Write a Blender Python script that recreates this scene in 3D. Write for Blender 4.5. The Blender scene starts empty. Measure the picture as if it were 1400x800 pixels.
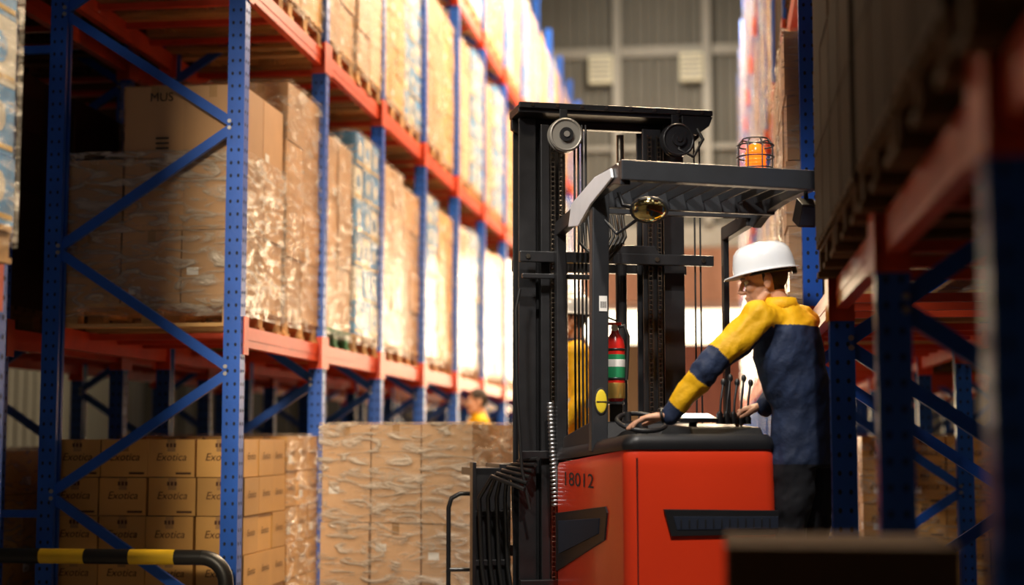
import bpy, math, random, bmesh
from mathutils import Vector, Matrix, noise
random.seed(7)
SC=bpy.context.scene
COL=SC.collection
V=Vector

# ------------------------------------------------------------------ mesh builder
class MB:
    def __init__(s): s.v=[];s.f=[];s.m=[];s.sm=[]
    def add(s,vs,fs,mat=0,smooth=False,M=None):
        b=len(s.v)
        for p in vs:
            p=V(p)
            if M is not None: p=M@p
            s.v.append(tuple(p))
        for f in fs:
            s.f.append(tuple(b+i for i in f)); s.m.append(mat); s.sm.append(smooth)
    def box(s,lo,hi,mat=0,M=None):
        x0,y0,z0=lo;x1,y1,z1=hi
        vs=[(x0,y0,z0),(x1,y0,z0),(x1,y1,z0),(x0,y1,z0),(x0,y0,z1),(x1,y0,z1),(x1,y1,z1),(x0,y1,z1)]
        s.add(vs,[(0,3,2,1),(4,5,6,7),(0,1,5,4),(1,2,6,5),(2,3,7,6),(3,0,4,7)],mat,False,M)
    def beam(s,p0,p1,w,h,mat=0,up=(0,0,1)):
        p0=V(p0);p1=V(p1);d=(p1-p0).normalized();u=V(up)
        if abs(d.dot(u))>.98:u=V((0,1,0))
        a=d.cross(u).normalized();b=a.cross(d)
        vs=[]
        for p in (p0,p1):
            for i,j in((-1,-1),(1,-1),(1,1),(-1,1)): vs.append(p+a*(i*w/2)+b*(j*h/2))
        s.add(vs,[(0,3,2,1),(4,5,6,7),(0,1,5,4),(1,2,6,5),(2,3,7,6),(3,0,4,7)],mat)
    def rings(s,rs,mat=0,smooth=True,caps=True,M=None):
        n=len(rs[0]);vs=[p for r in rs for p in r];fs=[]
        for k in range(len(rs)-1):
            for i in range(n):
                j=(i+1)%n
                fs.append((k*n+i,k*n+j,(k+1)*n+j,(k+1)*n+i))
        s.add(vs,fs,mat,smooth,M)
        if caps:
            s.add(rs[0],[tuple(range(n))[::-1]],mat,False,M); s.add(rs[-1],[tuple(range(n))],mat,False,M)
    def tube(s,pts,r,n=10,mat=0,caps=True,M=None,closed=False):
        pts=[V(p) for p in pts]
        if not isinstance(r,(list,tuple)): r=[r]*len(pts)
        d0=(pts[1]-pts[0]).normalized()
        a=d0.orthogonal().normalized();rs=[]
        for i,p in enumerate(pts):
            if closed: d=(pts[(i+1)%len(pts)]-pts[i-1]).normalized()
            elif i==0:d=d0
            elif i==len(pts)-1:d=(pts[-1]-pts[-2]).normalized()
            else:d=((pts[i+1]-p).normalized()+(p-pts[i-1]).normalized()).normalized()
            a=(a-d*a.dot(d)).normalized();b=d.cross(a)
            rs.append([p+(a*math.cos(t)+b*math.sin(t))*r[i] for t in [2*math.pi*k/n for k in range(n)]])
        if closed: rs.append(rs[0])
        s.rings(rs,mat,True,caps and not closed,M)
    def cyl(s,p0,p1,r,r1=None,n=20,mat=0,M=None):
        s.tube([p0,p1],[r,r if r1 is None else r1],n,mat,True,M)
    def prism(s,poly,axis,a,b,mat=0,M=None):
        def mk(p,t):
            if axis=='x':return (t,p[0],p[1])
            if axis=='y':return (p[0],t,p[1])
            return (p[0],p[1],t)
        n=len(poly)
        vs=[mk(p,a) for p in poly]+[mk(p,b) for p in poly]
        fs=[tuple(range(n))[::-1],tuple(range(n,2*n))]+[(i,(i+1)%n,n+(i+1)%n,n+i) for i in range(n)]
        s.add(vs,fs,mat,False,M)
    def lathe(s,prof,c,n=28,mat=0,M=None):
        c=V(c);rs=[]
        for r,z in prof: rs.append([c+V((r*math.cos(t),r*math.sin(t),z)) for t in [2*math.pi*k/n for k in range(n)]])
        s.rings(rs,mat,True,True,M)
    def ell(s,c,r,mat=0,M=None,nu=16,nv=10):
        c=V(c);rs=[]
        for i in range(nv+1):
            ph=-math.pi/2+math.pi*i/nv
            k=max(math.cos(ph),.02)
            rs.append([c+V((r[0]*k*math.cos(t),r[1]*k*math.sin(t),r[2]*math.sin(ph))) for t in [2*math.pi*q/nu for q in range(nu)]])
        s.rings(rs,mat,True,True,M)
    def mesh(s,name,mats,fix=True):
        me=bpy.data.meshes.new(name)
        me.from_pydata(s.v,[],s.f)
        for m in mats: me.materials.append(m)
        me.polygons.foreach_set('material_index',s.m)
        me.polygons.foreach_set('use_smooth',s.sm)
        if fix:
            bm=bmesh.new();bm.from_mesh(me)
            bmesh.ops.recalc_face_normals(bm,faces=bm.faces)
            bm.to_mesh(me);bm.free()
        me.update()
        return me
    def obj(s,name,mats,parent=None,bevel=0,seg=2):
        me=s.mesh(name,mats)
        o=bpy.data.objects.new(name,me);COL.objects.link(o)
        if parent: o.parent=parent
        if bevel:
            b=o.modifiers.new('bevel','BEVEL');b.width=bevel;b.segments=seg;b.limit_method='ANGLE';b.angle_limit=math.radians(40)
        return o
def empty(name,loc=(0,0,0),rz=0):
    e=bpy.data.objects.new(name,None);COL.objects.link(e);e.location=loc;e.rotation_euler=(0,0,rz);e.empty_display_size=.2
    return e
_tc={}
def text_geo(t):
    if t in _tc:return _tc[t]
    cu=bpy.data.curves.new('t','FONT');cu.body=t;cu.size=1;cu.shear=.25 if t.islower() or t.istitle() else 0;cu.align_x='CENTER';cu.align_y='CENTER';cu.resolution_u=3
    o=bpy.data.objects.new('t',cu);COL.objects.link(o)
    bpy.context.view_layer.update()
    me=bpy.data.meshes.new_from_object(o.evaluated_get(bpy.context.evaluated_depsgraph_get()))
    r=([tuple(v.co) for v in me.vertices],[tuple(p.vertices) for p in me.polygons])
    bpy.data.objects.remove(o);bpy.data.meshes.remove(me);_tc[t]=r
    return r
def put_text(mb,t,pos,xdir,ydir,size,mat,sx=1):
    vs,fs=text_geo(t)
    x=V(xdir).normalized()*size*sx;y=V(ydir).normalized()*size
    mb.add([V(pos)+x*v[0]+y*v[1] for v in vs],fs,mat)

# ------------------------------------------------------------------ materials
def pmat(name,col,rough=.5,metal=0,var=.08,ns=6,bump=0,bs=60,coat=0,island=0,emis=None,es=0,stretch=(1,1,1),spec=.5,rvar=0):
    m=bpy.data.materials.new(name);m.use_nodes=True;nt=m.node_tree;N=nt.nodes;L=nt.links
    b=N['Principled BSDF'];b.inputs['Base Color'].default_value=(*col,1);b.inputs['Roughness'].default_value=rough
    b.inputs['Metallic'].default_value=metal;b.inputs['Coat Weight'].default_value=coat;b.inputs['Specular IOR Level'].default_value=spec
    b.inputs['Coat Roughness'].default_value=.15
    tc=N.new('ShaderNodeTexCoord');mp=N.new('ShaderNodeMapping');mp.inputs['Scale'].default_value=stretch
    L.new(tc.outputs['Object'],mp.inputs[0])
    nz=N.new('ShaderNodeTexNoise');nz.inputs['Scale'].default_value=ns;nz.inputs['Detail'].default_value=5
    L.new(mp.outputs[0],nz.inputs['Vector'])
    mr=N.new('ShaderNodeMapRange');mr.inputs[1].default_value=.3;mr.inputs[2].default_value=.7;mr.inputs[3].default_value=1-var;mr.inputs[4].default_value=1+var
    L.new(nz.outputs['Fac'],mr.inputs[0])
    val=mr.outputs[0]
    if island:
        g=N.new('ShaderNodeNewGeometry');m2=N.new('ShaderNodeMapRange');m2.inputs[3].default_value=1-island;m2.inputs[4].default_value=1+island
        L.new(g.outputs['Random Per Island'],m2.inputs[0]);mu=N.new('ShaderNodeMath');mu.operation='MULTIPLY'
        L.new(val,mu.inputs[0]);L.new(m2.outputs[0],mu.inputs[1]);val=mu.outputs[0]
    hs=N.new('ShaderNodeHueSaturation');hs.inputs['Color'].default_value=(*col,1);L.new(val,hs.inputs['Value']);L.new(hs.outputs[0],b.inputs['Base Color'])
    if rvar:
        r2=N.new('ShaderNodeMapRange');r2.inputs[1].default_value=.35;r2.inputs[2].default_value=.65;r2.inputs[3].default_value=rough-rvar;r2.inputs[4].default_value=rough+rvar
        L.new(nz.outputs['Fac'],r2.inputs[0]);L.new(r2.outputs[0],b.inputs['Roughness'])
    if bump:
        n2=N.new('ShaderNodeTexNoise');n2.inputs['Scale'].default_value=bs;n2.inputs['Detail'].default_value=4;L.new(mp.outputs[0],n2.inputs['Vector'])
        bp=N.new('ShaderNodeBump');bp.inputs['Strength'].default_value=bump;bp.inputs['Distance'].default_value=.02
        L.new(n2.outputs['Fac'],bp.inputs['Height']);L.new(bp.outputs[0],b.inputs['Normal'])
        if coat: L.new(bp.outputs[0],b.inputs['Coat Normal'])
    if emis:
        b.inputs['Emission Color'].default_value=(*emis,1);b.inputs['Emission Strength'].default_value=es
    return m
def film_mat(name='stretch_film',lo=.06,hi=.62,a0=.47,a1=.70):
    m=bpy.data.materials.new(name);m.use_nodes=True;nt=m.node_tree;N=nt.nodes;L=nt.links
    b=N['Principled BSDF'];b.inputs['Base Color'].default_value=(.74,.66,.56,1);b.inputs['Roughness'].default_value=.14
    b.inputs['Specular IOR Level'].default_value=1.0
    out=N['Material Output'];tr=N.new('ShaderNodeBsdfTransparent');mx=N.new('ShaderNodeMixShader')
    tc=N.new('ShaderNodeTexCoord');mp=N.new('ShaderNodeMapping');mp.inputs['Scale'].default_value=(1.2,1.2,4);mp.inputs['Rotation'].default_value=(.35,.3,0)
    L.new(tc.outputs['Object'],mp.inputs[0])
    nz=N.new('ShaderNodeTexNoise');nz.inputs['Scale'].default_value=3.6;nz.inputs['Detail'].default_value=7;nz.inputs['Distortion'].default_value=1.6
    L.new(mp.outputs[0],nz.inputs['Vector'])
    mr=N.new('ShaderNodeMapRange');mr.inputs[1].default_value=a0;mr.inputs[2].default_value=a1;mr.inputs[3].default_value=lo;mr.inputs[4].default_value=hi
    L.new(nz.outputs['Fac'],mr.inputs[0]);L.new(mr.outputs[0],mx.inputs[0])
    bp=N.new('ShaderNodeBump');bp.inputs['Strength'].default_value=1.0;bp.inputs['Distance'].default_value=.10
    L.new(nz.outputs['Fac'],bp.inputs['Height']);L.new(bp.outputs[0],b.inputs['Normal'])
    L.new(tr.outputs[0],mx.inputs[1]);L.new(b.outputs[0],mx.inputs[2]);L.new(mx.outputs[0],out.inputs[0])
    return m
BLUE=pmat('rack_blue_paint',(.012,.095,.50),.36,0,.12,5,.05,80)
RED=pmat('beam_orange_red_paint',(.62,.06,.015),.42,0,.15,5,.05,80)
HOLE=pmat('slot_dark',(.006,.012,.03),.8)
STEEL=pmat('steel',(.5,.5,.5),.35,1,.1,20)
WOOD=pmat('pallet_wood',(.54,.31,.12),.75,0,.25,4,.3,30,island=.25,stretch=(1,6,6))
WOODD=pmat('pallet_wood_shaded',(.14,.07,.03),.9,0,.25,4,.3,30,island=.25,stretch=(1,6,6),spec=.1)  # shaded copy of the pallet wood, shade put into its colour
WOODG=pmat('pallet_wood_green',(.05,.22,.09),.7,0,.2,6,.2,30,island=.15)
CART=pmat('kraft_cardboard',(.52,.29,.13),.6,0,.08,3,.05,60,coat=.2,island=.18)
CART2=pmat('kraft_cardboard_golden',(.60,.32,.085),.55,0,.08,3,.05,60,coat=.2,island=.14)
CARTL=pmat('kraft_cardboard_pale',(.62,.39,.22),.5,0,.1,3,.1,20,coat=.3,island=.18)
CARTD=pmat('kraft_cardboard_shaded',(.06,.032,.016),.95,0,.1,3,.05,60,island=.2,spec=.03)  # shade of the unlit racks put into the cardboard colour
TAPED=pmat('packing_tape_shaded',(.05,.028,.014),.9,spec=.05)  # tape darkened to go with the shaded cartons
PBLUE=pmat('printed_carton_blue',(.05,.27,.58),.45,0,.3,9,.05,30,coat=.3,island=.25)
PWHT=pmat('printed_carton_white',(.68,.66,.58),.45,0,.15,9,.05,30,coat=.3,island=.15)
PYEL=pmat('printed_carton_yellow',(.65,.42,.10),.5,0,.15,9,.05,30,coat=.2,island=.1)
LABEL=pmat('paper_label',(.8,.78,.74),.6)
INK=pmat('ink_brown',(.08,.025,.006),.7)
INKK=pmat('ink_black',(.02,.018,.015),.7)
TAPE=pmat('packing_tape',(.40,.23,.10),.25,coat=.5)
FILM=film_mat()
FILM2=film_mat('stretch_film_crumpled',.08,.75,.45,.64)

# ------------------------------------------------------------------ camera
cam=bpy.data.cameras.new('camera');co=bpy.data.objects.new('camera',cam);COL.objects.link(co)
co.location=(0,0,1.25);co.rotation_euler=(math.radians(95.44),0,math.radians(7.6))
cam.lens=54;cam.sensor_width=36;cam.clip_end=200
cam.dof.use_dof=True;cam.dof.focus_distance=7.4;cam.dof.aperture_fstop=1.0
SC.camera=co

# ------------------------------------------------------------------ room
CONC=pmat('polished_concrete',(.22,.21,.20),.35,0,.2,1.5,.05,20,rvar=.12)
CLAD=pmat('corrugated_cladding',(.15,.145,.12),.6,.2,.12,.6,.05,10)
CEIL=pmat('roof_sheet',(.10,.10,.10),.7)
GIRT=pmat('girt_steel',(.30,.29,.25),.5,.2)
mb=MB();mb.box((-14,-3,-.2),(11,36,0));mb.obj('floor',[CONC])
mb=MB();mb.box((-14,-3,13),(11,36,13.2));mb.obj('ceiling',[CEIL])
def corr(name,p0,p1,z0,z1,amp=.07,pitch=.42):
    mb=MB();p0=V((*p0,0));p1=V((*p1,0));d=(p1-p0);Ln=d.length;d.normalize();n=V((-d.y,d.x,0))
    pts=[];t=0
    while t<Ln:
        for a,b in((0,0),(.5,0),(.6,1),(.9,1)):
            if t+a*pitch<=Ln: pts.append(p0+d*(t+a*pitch)+n*amp*b)
        t+=pitch
    pts.append(p1)
    vs=[V((p.x,p.y,z0)) for p in pts]+[V((p.x,p.y,z1)) for p in pts];k=len(pts)
    mb.add(vs,[(i,i+1,k+i+1,k+i) for i in range(k-1)],0)
    o=mb.obj(name,[CLAD]);so=o.modifiers.new('s','SOLIDIFY');so.thickness=.02
    return o
corr('wall_far_upper',(11,36),(-14,36),5.75,13)
corr('wall_far_right',(11,36),(1.0,36),0,5.75)
corr('wall_far_left',(-4.9,36),(-14,36),0,5.75)
corr('wall_left',(-14,36),(-14,-3),0,13)
corr('wall_right',(11,-3),(11,36),0,13)
corr('wall_back',(-14,-3),(11,-3),0,13)
mb=MB()
mb.box((-13.9,35.72,10.25),(10.9,35.92,10.5));mb.box((-13.9,35.72,5.7),(10.9,35.92,6.2));mb.box((-13.9,35.72,8.0),(10.9,35.9,8.12))
for x in(-9.5,-2.25,-.15,5.2): mb.box((x-.1,35.5,0 if x in(-9.5,5.2) else 6.2),(x+.1,35.72,12.9))
mb.obj('trim_girts',[GIRT],bevel=.01)
VENTW=pmat('vent_white_glow',(.6,.56,.38),.5,emis=(1,.9,.6),es=.15)  # vent face with a faint warm emission added
for x in(-2.62,-.5):
    mb=MB();mb.box((x-.27,35.3,9.55),(x+.27,35.5,10.2),0)
    for k in range(5): mb.box((x-.23,35.27,9.62+k*.11),(x+.23,35.3,9.68+k*.11),1)
    mb.obj('wall_vent',[VENTW,GIRT],bevel=.01)
# outside yard
YARD=pmat('yard_concrete',(.45,.38,.28),.8)
mb=MB();mb.box((-20,36.02,-.2),(16,70,-.02));mb.obj('ground_yard',[YARD])
CANV=pmat('canopy_pink',(.50,.25,.18),.6)
mb=MB();mb.box((-6.5,41,4.9),(3.5,44,7.4))
for k in range(20): mb.box((-6.5+k*.5,40.96,4.9),(-6.3+k*.5,41,7.3))
for x in(-6.2,3.2): mb.box((x-.1,41.2,-.02),(x+.1,41.4,4.9))
mb.obj('loading_canopy',[CANV],bevel=.03)
CONT=pmat('container_red',(.16,.035,.018),.6);CONB=pmat('container_brown',(.14,.075,.03),.6)
def trailer(x0,x1,y0,z1,mat):
    mb=MB();mb.box((x0,y0,1.1),(x1,y0+6,z1),0)
    n=int((x1-x0)/.31)
    for k in range(12): mb.box((x0-.04,y0+.2+k*.48,1.2),(x0,y0+.45+k*.48,z1-.1),0)
    for k in range(n): mb.box((x0+.1+k*.31,y0-.04,1.2),(x0+.25+k*.31,y0,z1-.1),0)
    for y in(y0+1,y0+5):
        for x in(x0+.3,x1-.3): mb.cyl((x-.13,y,.48),(x+.13,y,.48),.5,mat=1)
    mb.box((x0+.2,y0+.2,.7),(x1-.2,y0+5.8,1.1),1)
    mb.obj('container_trailer',[mat,HOLE])
trailer(-1.2,1.3,40.6,3.75,CONT);trailer(-4.3,-1.9,42,3.85,CONB)

# ------------------------------------------------------------------ racks
def c_post(mb,x,y,h,openx,holes=True):
    w=.05;d=.045;t=.012;s=openx
    poly=[(-w,-d),(w,-d),(w,-d+.03),(w-t,-d+.03),(w-t,-d+t),(-w+t,-d+t),(-w+t,d-t),(w-t,d-t),(w-t,d-.03),(w,d-.03),(w,d),(-w,d)]
    poly=[(x+s*a,y+b) for a,b in poly]
    mb.prism(poly,'z',0,h,0)
    mb.box((x-.07,y-.065,0),(x+.07,y+.065,.012),2)
    if holes:
        for k in range(int(h/.075)):
            z=.06+k*.075
            for dx in(-.022,.022):
                r=.0085
                mb.add([(x+dx+r*math.cos(q*math.pi/3),y-d-.0012,z+1.4*r*math.sin(q*math.pi/3)) for q in range(6)],[(0,1,2,3,4,5)],1)
            for dy in(-.02,.02):
                r=.0085;xx=x-s*(w+.0012)
                mb.add([(xx,y+dy+r*math.cos(q*math.pi/3),z+1.4*r*math.sin(q*math.pi/3)) for q in range(6)],[(0,1,2,3,4,5)],1)
def rack(xf,s,ys,levels,depth=1.19,H=8.1,spacer=False,zoff=0):
    root=empty('pallet_rack')
    xr=xf+s*depth
    for k,y in enumerate(ys):
        mb=MB()
        fx=xf+s*.05;rx=xr-s*.05
        c_post(mb,fx,y,H,s,True);c_post(mb,rx,y,H,-s,True)
        z=.22;side=0
        while z+.71<H:
            a=(fx+s*.035,y-.01,z+.02) if side==0 else (rx-s*.035,y-.01,z+.02)
            b=(rx-s*.035,y-.01,z+.69) if side==0 else (fx+s*.035,y-.01,z+.69)
            mb.beam(a,b,.03,.055,0)
            for q in(a,b): mb.cyl((q[0],y-.03,q[2]),(q[0],y-.052,q[2]),.012,n=8,mat=2)
            z+=.71;side=1-side
        mb.beam((fx,y,.12),(rx,y,.12),.03,.05,0)
        if spacer:
            for zz in(.82,3.55,6.0): mb.beam((rx,y,zz),(rx+s*.36,y,zz),.04,.045,0)
        mb.obj('upright_frame_%d'%(k+1),[BLUE,HOLE,STEEL],root)
    mb=MB()
    for k in range(len(ys)-1):
        y0=ys[k]+.045;y1=ys[k+1]-.045
        for zt in levels:
            for x,d in((xf+s*.05,s),(xr-s*.05,-s)):
                mb.box((x-.025,y0,zt-.12),(x+.025,y1,zt))
                mb.box((x-.028,y0,zt-.075),(x+.028,y1,zt-.045))
                for yy in(y0,y1):
                    xo=x-d*.053
                    mb.box((min(xo,xo-d*.004),yy-.05 if yy==y1 else yy-.09+.045,zt-.17),(max(xo,xo-d*.004),yy+.09-.045 if yy==y1 else yy+.05,zt+.05))
            for q in range(1,4):
                yy=y0+(y1-y0)*q/4
                mb.box((min(xf+s*.07,xr-s*.07),yy-.02,zt-.05),(max(xf+s*.07,xr-s*.07),yy+.02,zt-.012))
    for y in ys[1:]:
        for zt in levels:
            for x in(xf+s*.05,xr-s*.05):
                mb.box((x-.051,y-.052,zt-.17),(x+.051,y-.047,zt+.05))
    mb.obj('beams',[RED],root)
    return root
LV=[1.90,3.97,6.04]
YL=[8.5+1.85*k for k in range(13)]
XL=-2.69
rack(XL,-1,YL,LV,spacer=True)
rack(XL-2*1.19-.24,1,YL,LV)
rack(XL,-1,[1.80,3.65,5.50],LV)
XR=.46
YR=[.86+1.86*k for k in range(16)]
rack(XR,1,YR,LV,depth=1.15)
YR2=[15.0+1.86*k for k in range(8)]
rack(XR+1.15*2+.24,-1,YR2,LV,depth=1.15)

# ------------------------------------------------------------------ pallets & loads
def pallet(mb,W,D,mat=0,z=0,M=None):
    for y in(-D/2+.05,0,D/2-.05):
        for x in(-W/2+.06,0,W/2-.06): mb.box((x-.05,y-.045,z+.022),(x+.05,y+.045,z+.1),mat,M)
        mb.box((-W/2,y-.05,z),(W/2,y+.05,z+.022),mat,M)
    for x in(-W/2+.06,0,W/2-.06): mb.box((x-.05,-D/2,z+.1),(x+.05,D/2,z+.12),mat,M)
    n=7
    for k in range(n):
        y=-D/2+.045+(D-.09)*k/(n-1)
        mb.box((-W/2,y-.042,z+.12),(W/2,y+.042,z+.14),mat,M)
def film_box(mb,W,D,z0,z1,mat,M=None):
    e=.012
    n=10
    def grid(o,a,b,na,nb):
        vs=[];fs=[]
        for i in range(na+1):
            for j in range(nb+1):
                p=V(o)+V(a)*(i/na)+V(b)*(j/nb)
                nrm=V(a).cross(V(b)).normalized()
                p=p+nrm*.006*noise.noise(p*9)
                vs.append(p)
        for i in range(na):
            for j in range(nb):
                q=i*(nb+1)+j;fs.append((q,q+nb+1,q+nb+2,q+1))
        mb.add(vs,fs,mat,True,M)
    x=W/2+e;y=D/2+e;h=z1-z0+e
    grid((-x,-y,z0),(2*x,0,0),(0,0,h),n,n);grid((x,-y,z0),(0,2*y,0),(0,0,h),n,n)
    grid((-x,y,z0),(2*x,0,0),(0,0,h),2,2);grid((-x,-y,z0),(0,2*y,0),(0,0,h),n,n)
    grid((-x,-y,z0+h),(2*x,0,0),(0,2*y,0),n,n)
def load_mesh(name,W,D,nx,ny,nz,h,cm,seed,text=None,labels=True,film=True,drop=None,pal=WOOD,gap=.004,alt=None,tsize=.07,altm=None,logo=False,fm=None,tape=None):
    rnd=random.Random(seed);mb=MB()
    pallet(mb,W,D,0)
    cw=W/nx;cd=D/ny
    for k in range(nz):
        for i in range(nx):
            for j in range(ny):
                if drop and drop(i,j,k): continue
                jx=rnd.uniform(-.006,.006);jy=rnd.uniform(-.008,.008)
                x0=-W/2+i*cw+gap+jx;x1=-W/2+(i+1)*cw-gap+jx;y0=-D/2+j*cd+gap+jy;y1=-D/2+(j+1)*cd-gap+jy
                z0=.14+k*h+.001;z1=.14+(k+1)*h-.004
                mt=1
                if alt and (k+i+j)%alt==0: mt=5
                mb.box((x0,y0,z0),(x1,y1,z1),mt)
                xc=(x0+x1)/2;yc=(y0+y1)/2;zc=(z0+z1)/2
                if not logo:
                    mb.box((xc-.024,y0-.0015,z1-.07),(xc+.024,y0,z1),4)
                mb.box((xc-.024,y0,z1),(xc+.024,y1,z1+.001),4)
                if logo:
                    for sgn,fx in((1,x1+.001),(-1,x0-.001)):
                        if (i==nx-1 and sgn>0) or (i==0 and sgn<0):
                            mb.add([(fx,yc+.06*math.cos(q*math.pi/8),zc+.01+.06*math.sin(q*math.pi/8)) for q in range(16)],[tuple(range(16))],5 if mt==1 else 1)
                            mb.box((fx-.0008,y0+.01,z0+.02),(fx+.0008,y1-.01,z0+.04),7)
                    if j==0:
                        mb.add([(xc+.06*math.cos(q*math.pi/8),y0-.001,zc+.01+.06*math.sin(q*math.pi/8)) for q in range(16)],[tuple(range(16))],5 if mt==1 else 1)
                if text and j==0:
                    put_text(mb,text,(xc,y0-.0025,zc+.005),(1,0,0),(0,0,1),tsize,6,1.0)
                    mb.box((xc+.03,y0-.0022,z0+.015),(x1-.02,y0-.0012,z0+.027),6)
                    for q in range(3): mb.box((xc-.03+q*.022,y0-.0022,z1-.045),(xc-.016+q*.022,y0-.0012,z1-.022),6)
                if text and i in(0,nx-1):
                    sg=1 if i==nx-1 else -1
                    xx=x1+.0025 if sg>0 else x0-.0025
                    put_text(mb,text,(xx,yc,zc+.01),(0,sg,0),(0,0,1),tsize*.9,6,.9)
                if labels and rnd.random()<.45 and j==0:
                    a=x0+.03+rnd.random()*.05;b=z0+.03+rnd.random()*max(.02,h-.18)
                    mb.box((a,y0-.002,b),(a+.07,y0-.0008,b+.045),2)
                if labels and rnd.random()<.4 and i in(0,nx-1):
                    xx=x1 if i==nx-1 else x0
                    a=y0+.04;b=z0+.05
                    mb.box((xx-.002,a,b),(xx+.002,a+.08,b+.05),2)
    if film: film_box(mb,W+.006,D+.006,.06,.14+nz*h if film is True else film,3)
    return mb.mesh(name,[pal,cm,LABEL,fm or FILM,tape or TAPE,altm or PWHT,INK,PYEL],fix=True)
def place(me,loc,rz=0,name='pallet_load',bevel=0):
    o=bpy.data.objects.new(name,me);COL.objects.link(o);o.location=loc;o.rotation_euler=(0,0,rz)
    return o
W=1.12
vA=load_mesh('carton_load_a',W,.84,3,2,4,.36,CART,1)
vB=load_mesh('carton_load_b',W,.82,3,2,5,.30,CARTL,2)
vC=load_mesh('carton_load_c',W,.84,4,3,6,.25,CART2,3)
vD=load_mesh('printed_load',W,.82,3,3,6,.26,PBLUE,4,alt=3,logo=True,labels=False)
vE=load_mesh('carton_load_e',W,.8,2,2,3,.46,CART,5,pal=WOODG)
vF=load_mesh('carton_load_low',W,.84,4,3,4,.26,CART2,6)
vG=load_mesh('carton_load_shaded',W,.84,3,2,4,.36,CARTD,8,film=False,labels=False,pal=WOODD,tape=TAPED)  # load for unlit bays, its materials carry the shade
hero=load_mesh('hero_load',1.10,.86,3,2,3,.43,CART,11,labels=True,drop=lambda i,j,k:(k==2 and i==0),film=1.03,fm=FILM2)
XC=XL-.595
o=place(hero,(XC+.0,8.5+.06+.46,1.90))
mb=MB();put_text(mb,'MUS',(XC+.05,8.5+.06+.46-.438,1.90+.14+.43*2+.36),(1,0,0),(0,0,1),.075,0)
for k in range(3): mb.box((XC+.0+.02,8.578,2.95+k*.03),(XC+.10,8.58,2.96+k*.03),0)
t=mb.obj('carton_print',[INKK]);t.parent=o;t.matrix_parent_inverse=Matrix.Translation(-V(o.location))
place(load_mesh('hero_load_b',1.12,.80,3,2,4,.38,CART,12),(XC,9.90,1.90))
seq1=[vE,vD,vB,vA,vD,vC,vB,vD,vA,vC,vD,vA,vC,vB,vD,vA,vB,vE,vA,vD,vC,vA,vB]
seq2=[vA,vC,vA,vB,vC,vD,vA,vC,vB,vD,vA,vD,vC,vA,vD,vB,vA,vD,vB,vA,vB,vD,vA,vB]
seq3=seq2[::-1]
i=0
for k in range(1,12):
    for q in(.5,1.38):
        place(seq1[i%len(seq1)],(XC+random.uniform(-.02,.03),YL[k]+q,1.90),math.pi if random.random()<.5 else 0);i+=1
i=0
for k in range(12):
    for q in(.48,1.38):
        place(seq2[i],(XC+random.uniform(-.02,.03),YL[k]+q,3.97));
        if k>1: place(seq3[i],(XC,YL[k]+q,6.04))
        i+=1
G1=load_mesh('ground_load_hero',1.16,.88,4,3,5,.222,CART2,21,text='Exotica',labels=False,tsize=.062,film=False)
place(G1,(XC+.0,9.06,0))
G2=load_mesh('ground_load_hero_b',1.10,.78,4,3,5,.226,CART2,22,text='Exotica',tsize=.06)
place(G2,(XC+.02,9.93,0))
for k in range(1,5):
    for q in(.5,1.38): place(vF,(XC,YL[k]+q,0))
for k in range(8,12):
    for q in(.5,1.38): place(vF,(XC,YL[k]+q,0))
XC2=XL-1.19-.24-.595
for k in range(12):
    for q in(.5,1.38):
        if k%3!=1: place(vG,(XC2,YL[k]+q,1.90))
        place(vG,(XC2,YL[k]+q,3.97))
        if k in(0,1,3): place(vF,(XC2,YL[k]+q,0))
place(vD,(XL+.08-.56,5.0,1.90));place(vD,(XL+.08-.56,5.0,1.90+1.73));place(vA,(XC,4.05,1.90))
XCR=XR+.575
for k in range(0,3):
    for q in(.5,1.37): place(vG,(.97,YR[k]+q,1.90));place(vG,(.97,YR[k]+q,3.97))  # upper row is out of view, added to block the key light
i=3
for k in range(4,15):
    for q in(.5,1.38):
        place(vA if k==4 else seq2[i%20],(XCR-(.09 if k==4 else 0),YR[k]+q,1.90),math.pi)
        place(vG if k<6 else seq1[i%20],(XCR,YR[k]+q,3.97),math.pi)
        if k>6: place(seq3[i%20],(XCR,YR[k]+q,6.04),math.pi)
        i+=1
place(G2,(1.50,10.95,0))
XCR2=XR+1.15+.24+.575
for k in range(7):
    for q in(.5,1.38):
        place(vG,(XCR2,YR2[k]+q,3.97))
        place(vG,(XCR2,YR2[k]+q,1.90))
        place(G2 if k<3 else vF,(XCR2,YR2[k]+q,0))
fl=load_mesh('aisle_load',1.0,1.0,3,3,2,.60,CARTL,31,drop=None,fm=FILM2)
place(fl,(-1.85,9.75,0),math.radians(-12))
place(vA,(-.2,32.8,0));place(vA,(-.2,33.8,0))

# foreground cartons
mb=MB();pallet(mb,.46,.44,0)
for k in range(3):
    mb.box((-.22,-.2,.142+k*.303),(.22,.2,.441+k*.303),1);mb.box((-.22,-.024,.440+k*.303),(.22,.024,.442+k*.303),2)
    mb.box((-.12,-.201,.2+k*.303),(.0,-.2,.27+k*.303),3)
o=mb.obj('cardboard_box_stack',[WOOD,pmat('kraft_cardboard_darkened',(.10,.055,.03),.85,0,.1,3,.05,60,spec=.15),CARTD,LABEL],bevel=.004);o.location=(.232,3.2,0)  # carton colour darkened to offset the key light

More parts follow.
